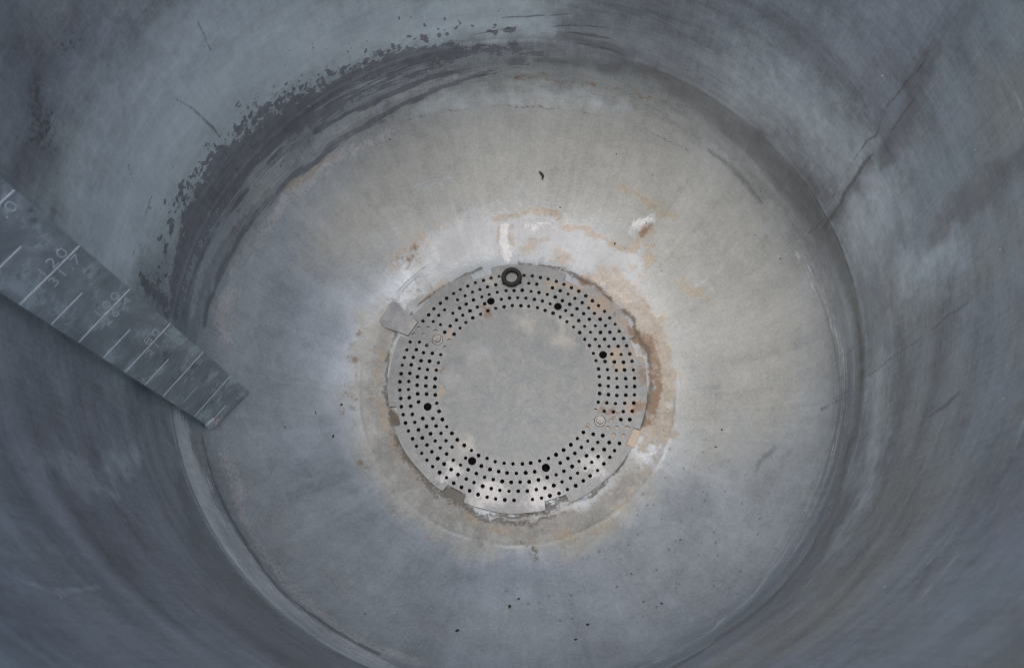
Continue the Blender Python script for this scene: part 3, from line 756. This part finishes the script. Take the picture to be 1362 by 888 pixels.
# ------------------------------------------------------------------ gauge board on the left wall
SC = 0.915 / 0.950                     # slide of the fitted board along the sight lines
def slid(p): return CAM + (np.array(p) * R - CAM) * SC
X1, Y1, X2, Y2, Z40, DZ = -0.88942, -0.05053, -0.99333, -0.17795, -0.20017, 0.22017
E1 = slid((X1, Y1, Z40)); E2 = slid((X2, Y2, Z40))
dz = DZ * SC * R
z40 = E1[2]
wvec = np.array([E1[0] - E2[0], E1[1] - E2[1]]); Wb = float(np.linalg.norm(wvec)); wvec /= Wb
nrm = np.array([-wvec[1], wvec[0]])
if nrm @ (CAM[:2] - E1[:2]) < 0: nrm = -nrm
gauge = empty('gauge_board', (float(E2[0]), float(E2[1]), float(z40)))
tag(gauge, 'grey steel gauge strip with engraved litre and gallon marks on the left wall', 'gauge')
# board frame: u along the marks (0 = wall side .. Wb), v = up, n = towards the middle of the vat
BM = Matrix(((wvec[0], 0, nrm[0], 0), (wvec[1], 0, nrm[1], 0), (0, 1, 0, 0), (0, 0, 0, 1)))
gauge.rotation_euler = BM.to_3x3().to_euler()

def gauge_material():
    t = NT('gauge_steel'); P = t.pos()
    cloud = t.noise(P, 30, 7, 0.68, 0.5); fine = t.noise(P, 150, 6, 0.72); brush = t.noise(t.vmul(P, (40, 420, 40)), 1, 4, 0.6)
    v = t.math('ADD', 0.55, t.math('ADD', t.math('MULTIPLY', cloud, 0.4), t.math('ADD', t.math('MULTIPLY', fine, 0.3), t.math('MULTIPLY', brush, 0.25))))
    col = t.scale(t.mix(t.ramp(cloud, 0.35, 0.62), (0.30, 0.34, 0.36), (0.42, 0.47, 0.49)), v)
    blot = t.ramp(t.math('ADD', t.math('MULTIPLY', cloud, 0.5), t.math('MULTIPLY', t.noise(P, 62, 8, 0.72, 0.3), 0.5)), 0.52, 0.57)
    col = t.mix(t.math('MULTIPLY', blot, 0.75), col, t.scale(t.mix(fine, (0.52, 0.62, 0.64), (0.60, 0.69, 0.71)), v))
    dk = t.ramp(t.noise(t.vadd(P, (0.4, 0.2, 0)), 48, 8, 0.7), 0.58, 0.66)
    col = t.mix(t.math('MULTIPLY', dk, 0.55), col, (0.10, 0.105, 0.115))
    t.bump(fine, 0.15, 0.0005)
    return t.out(col, t.lin(cloud, 0.3, 0.7, 0.38, 0.55), 0.5)
M_GAUGE = gauge_material()
t = NT('engraved_mark'); n = t.noise(t.pos(), 300, 4, 0.7)
M_MARK = t.out(t.mix(n, (0.78, 0.81, 0.83), (0.92, 0.93, 0.94)), 0.6, 0.1)
t = NT('worn_numeral'); n = t.noise(t.pos(), 300, 4, 0.7)
M_NUM = t.out(t.mix(n, (0.50, 0.56, 0.58), (0.74, 0.78, 0.80)), 0.6, 0.1)
t = NT('faint_engraved_mark'); n = t.noise(t.pos(), 300, 4, 0.7)
M_MARK2 = t.out(t.mix(n, (0.40, 0.45, 0.47), (0.54, 0.58, 0.60)), 0.6, 0.1)

V_END1, V_END2 = -0.87 * dz, -0.56 * dz      # far corner and wall-side corner of the foot
v_top = (1.40 * R - z40)
TH = 0.0022
bm = bmesh.new()
outl = [(0, V_END2), (Wb * .10, V_END2 - 0.001), (Wb * .14, V_END1 * .86), (Wb, V_END1), (Wb, v_top), (0, v_top)]
fr = [bm.verts.new((u, v, 0)) for u, v in outl]; bk = [bm.verts.new((u, v, -TH)) for u, v in outl]
bm.faces.new(fr); bm.faces.new(bk[::-1])
for i in range(len(outl)): bm.faces.new((fr[i], bk[i], bk[(i + 1) % len(outl)], fr[(i + 1) % len(outl)]))
bmesh.ops.recalc_face_normals(bm, faces=bm.faces)
bmesh.ops.bevel(bm, geom=[e for e in bm.edges if e.verts[0].co.z > -1e-6 and e.verts[1].co.z > -1e-6], offset=0.0004, segments=2, affect='EDGES')
bm_obj('board', bm, M_GAUGE, gauge)
# stand-off brackets behind the board, welded to the wall
for vv in (0.9 * dz, 4.6 * dz):
    bm = bmesh.new(); bmesh.ops.create_cube(bm, size=1)
    bmesh.ops.scale(bm, vec=(0.012, 0.02, 0.016), verts=bm.verts); bmesh.ops.translate(bm, vec=(Wb * .45, vv, -TH - 0.008), verts=bm.verts)
    bmesh.ops.bevel(bm, geom=bm.edges[:], offset=0.001, segments=2, affect='EDGES')
    bm_obj('bracket', bm, M_STEEL, gauge)
def bar(name, u0, u1, v, w, mat, parent):
    bm = bmesh.new()
    for (a, b, c, d) in ((u0, u1, v - w / 2, v + w / 2),):
        q = [(a, c), (b, c), (b, d), (a, d)]
        lo = [bm.verts.new((x, y, -0.0001)) for x, y in q]; hi = [bm.verts.new((x, y, 0.00018)) for x, y in q]
        bm.faces.new(hi)
        for i in range(4): bm.faces.new((lo[i], lo[(i + 1) % 4], hi[(i + 1) % 4], hi[i]))
    return bm_obj(name, bm, mat, parent)
def text_mesh(txt, size, mat, parent, u, v, spacing=1.15):
    cv = bpy.data.curves.new('txt', 'FONT'); cv.body = txt; cv.size = size; cv.space_character = spacing
    cv.extrude = 0.00012; cv.resolution_u = 3; cv.offset = -0.014 * size
    ob = bpy.data.objects.new('txt', cv); COL.objects.link(ob)
    dgx = bpy.context.evaluated_depsgraph_get()
    me = bpy.data.meshes.new_from_object(ob.evaluated_get(dgx)); bpy.data.objects.remove(ob, do_unlink=True)
    me.materials.clear(); me.materials.append(mat)
    o = link(bpy.data.objects.new('numeral', me), parent); o.location = (u, v, 0.00006)
    return o
GAL = {40: '10.6', 60: '15.8', 80: '21.1', 100: '26.4', 120: '31.7', 140: '37.0', 160: '42.3', 180: '47.6'}
for L in range(40, 190, 20):
    v = (L - 40) / 20 * dz
    m = M_NUM if L > 60 else M_MARK2
    bar('tick', 0.015 * Wb, 0.995 * Wb, v, 0.0011, M_MARK, gauge)
    hgt = 0.0128
    text_mesh(str(L), hgt, m, gauge, Wb * (0.40 if L >= 100 else 0.52), v + 0.0018, 1.2)
    if L > 20: text_mesh(GAL[L], hgt * .95, m, gauge, Wb * 0.40, v - 0.0018 - hgt * .68, 1.15)
    h_ = v - dz / 2
    bar('tick', (0.015 if L > 60 else 0.12) * Wb, (0.56 if L > 60 else 0.5) * Wb, h_, 0.0010, M_MARK if L != 60 else M_MARK2, gauge)
# clot of residue at the foot of the board
t = NT('residue'); n = t.noise(t.pos(), 200, 6, 0.7)
M_CLIP = plain_metal('clip_steel', (0.46, 0.52, 0.56), (0.62, 0.66, 0.68), 0.3, 0.5, 0.65, 120)
M_RES = t.out(t.mix(n, (0.30, 0.34, 0.36), (0.48, 0.42, 0.36)), 0.7, 0.0)
bm = bmesh.new(); bmesh.ops.create_icosphere(bm, subdivisions=4, radius=1)
for vtx in bm.verts:
    a = vtx.co.copy(); k = 1 + .28 * math.sin(7 * a.x + 3 * a.y) * math.cos(6 * a.y - 2) + .2 * math.sin(13 * a.z + 9 * a.x)
    vtx.co = Vector((a.x * 0.0068 * k, a.y * 0.0052 * k, a.z * 0.003 * k))
cm = bmesh.new(); bmesh.ops.create_cube(cm, size=1)
bmesh.ops.scale(cm, vec=(0.011, 0.020, 0.003), verts=cm.verts)
bmesh.ops.bevel(cm, geom=cm.edges[:], offset=0.0009, segments=2, affect='EDGES')
fc = bm_obj('foot_clip', cm, M_CLIP, gauge); fc.location = (Wb * .045, V_END2 - 0.002, 0.0); fc.rotation_euler = (0, 0, -0.25)
o = bm_obj('residue', bm, M_RES, gauge, True); o.location = (Wb * .10, V_END2 - 0.004, -0.0005)

# ------------------------------------------------------------------ debris
t = NT('dark_grit'); n = t.noise(t.pos(), 300, 3, 0.6)
M_GRIT = t.out(t.mix(n, (0.02, 0.018, 0.015), (0.07, 0.06, 0.05)), 0.85, 0.0)
def surf_normal(p):
    r = np.hypot(p[0], p[1]) / R
    if p[2] / R > -FLANGE: n = np.array([-p[0], -p[1], 0.0])
    elif r < R_SUMP: n = np.array([0, 0, 1.0])
    else:
        h = 1e-3; s = (float(head_z(min(r + h, 1))) - float(head_z(r - h))) / (2 * h)
        n = np.array([-s * p[0] / (r * R), -s * p[1] / (r * R), 1.0])
    return n / np.linalg.norm(n)
spots = [(370, 457, 1.2), (420, 549, 1.6), (454, 538, 2.4), (379, 568, 1.4), (443, 580, 2.4), (485, 816, 1.6), (678, 806, 3), (608, 838, 3.2), (782, 830, 2.6), (766, 850, 2.4),
         (960, 571, 2.0), (952, 594, 1.8), (1038, 344, 1.5), (868, 233, 1.6), (820, 205, 1.2), (519, 186, 1.6), (880, 690, 1.2), (896, 574, 1.2), (1010, 690, 1.3), (1008, 710, 1.5), (1112, 488, 1.0),
         (690, 796, 2), (905, 718, 2), (930, 738, 1.8), (840, 763, 1.5), (745, 825, 1.5), (880, 802, 2), (855, 800, 1.3), (1005, 313, 1.3), (1012, 255, 1.2), (870, 365, 1.2), (880, 360, 1.8), (745, 276, 1.4), (860, 297, 2.6), (871, 325, 2.2), (818, 324, 1.8)]
for _ in range(90):
    x, y = random.gauss(930, 70), random.gauss(690, 70)
    spots.append((x, y, random.uniform(.3, .95)))
for _ in range(70):
    a = random.uniform(0, 6.28); q = random.uniform(.62, 1.0)
    spots.append((690 + 420 * q * math.cos(a), 500 + 370 * q * math.sin(a), random.uniform(.4, .95)))
def pebbles(name, spots, mat, flat=.5):
    V, Fc = [], []
    base = bmesh.new(); bmesh.ops.create_icosphere(base, subdivisions=1, radius=1)
    bv_ = [v.co.copy() for v in base.verts]; bf = [[v.index for v in f.verts] for f in base.faces]; base.free()
    for x, y, s in spots:
        p = hit(x, y)
        n = Vector(surf_normal(p)); k = px_size(p) * s * .8
        q = n.to_track_quat('Z', 'Y') @ Euler((0, 0, random.uniform(0, 6))).to_quaternion()
        st_ = random.uniform(.7, 1.5); o0 = len(V)
        for b in bv_:
            j = random.uniform(.75, 1.25)
            V.append(Vector(p) + q @ Vector((b.x * k * st_ * j, b.y * k * j / st_, b.z * k * flat * j + k * .1)))
        Fc += [[i + o0 for i in f] for f in bf]
    return mesh_obj(name, V, Fc, mat)
grit = pebbles('grit', spots, M_GRIT)
tag(grit, 'scattered dark grit specks on the dished bottom', None, None, 'stuff')
t = NT('white_grit'); M_WG = t.out((0.55, 0.57, 0.58), 0.7, 0.0)
wsp = [(1242, 292, 1.3), (1174, 101, 1.4), (1346, 367, 1.5), (1297, 200, 1), (1330, 332, 1.6), (1177, 780, 2.0), (930, 588, 1.6), (850, 717, 1.6), (512, 793, 1.6), (525, 814, 1.6), (81, 795, 2.2), (104, 797, 2.0), (1182, 539, 1.6), (1335, 530, 2)]
for _ in range(80):
    wsp.append((random.uniform(1150, 1355), random.uniform(150, 560), random.uniform(.3, .9)))
for _ in range(40):
    wsp.append((random.uniform(20, 420), random.uniform(640, 880), random.uniform(.3, .9)))
wg = pebbles('pale_grit', wsp, M_WG, .3)
tag(wg, 'scattered pale specks stuck to the vat wall', None, None, 'stuff')

t = NT('dark_twig'); n = t.noise(t.pos(), 500, 3, 0.6)
M_TW = t.out(t.mix(n, (0.012, 0.010, 0.008), (0.05, 0.04, 0.03)), 0.8, 0.0)
def twig(name, pix, wpx, label):
    P_ = [Vector(hit(x, y)) for x, y in pix]
    P_ = [p + Vector(surf_normal(np.array(p))) * px_size(np.array(p)) * wpx * .6 for p in P_]
    bm = bmesh.new(); rings = []
    nrm_ = Vector(surf_normal(np.array(P_[0])))
    for i, p in enumerate(P_):
        a = P_[max(0, i - 1)]; b = P_[min(len(P_) - 1, i + 1)]
        tg = (b - a).normalized(); s1 = tg.cross(nrm_).normalized(); s2 = s1.cross(tg)
        w = px_size(np.array(p)) * wpx * (0.55 if i in (0, len(P_) - 1) else random.uniform(.8, 1.2))
        rings.append([bm.verts.new(p - P_[0] + (s1 * math.cos(k * math.pi / 3) + s2 * math.sin(k * math.pi / 3)) * w) for k in range(6)])
    for A, B in zip(rings, rings[1:]):
        for k in range(6): bm.faces.new((A[k], A[(k + 1) % 6], B[(k + 1) % 6], B[k]))
    bm.faces.new(rings[0][::-1]); bm.faces.new(rings[-1])
    bmesh.ops.recalc_face_normals(bm, faces=bm.faces)
    o = bm_obj(name, bm, M_TW); o.location = P_[0]
    return tag(o, label, 'twig')
twig('twig', [(717, 228), (720, 231), (722, 234), (721.5, 239)], 1.5, 'tiny bent black twig on the far slope of the dished bottom')
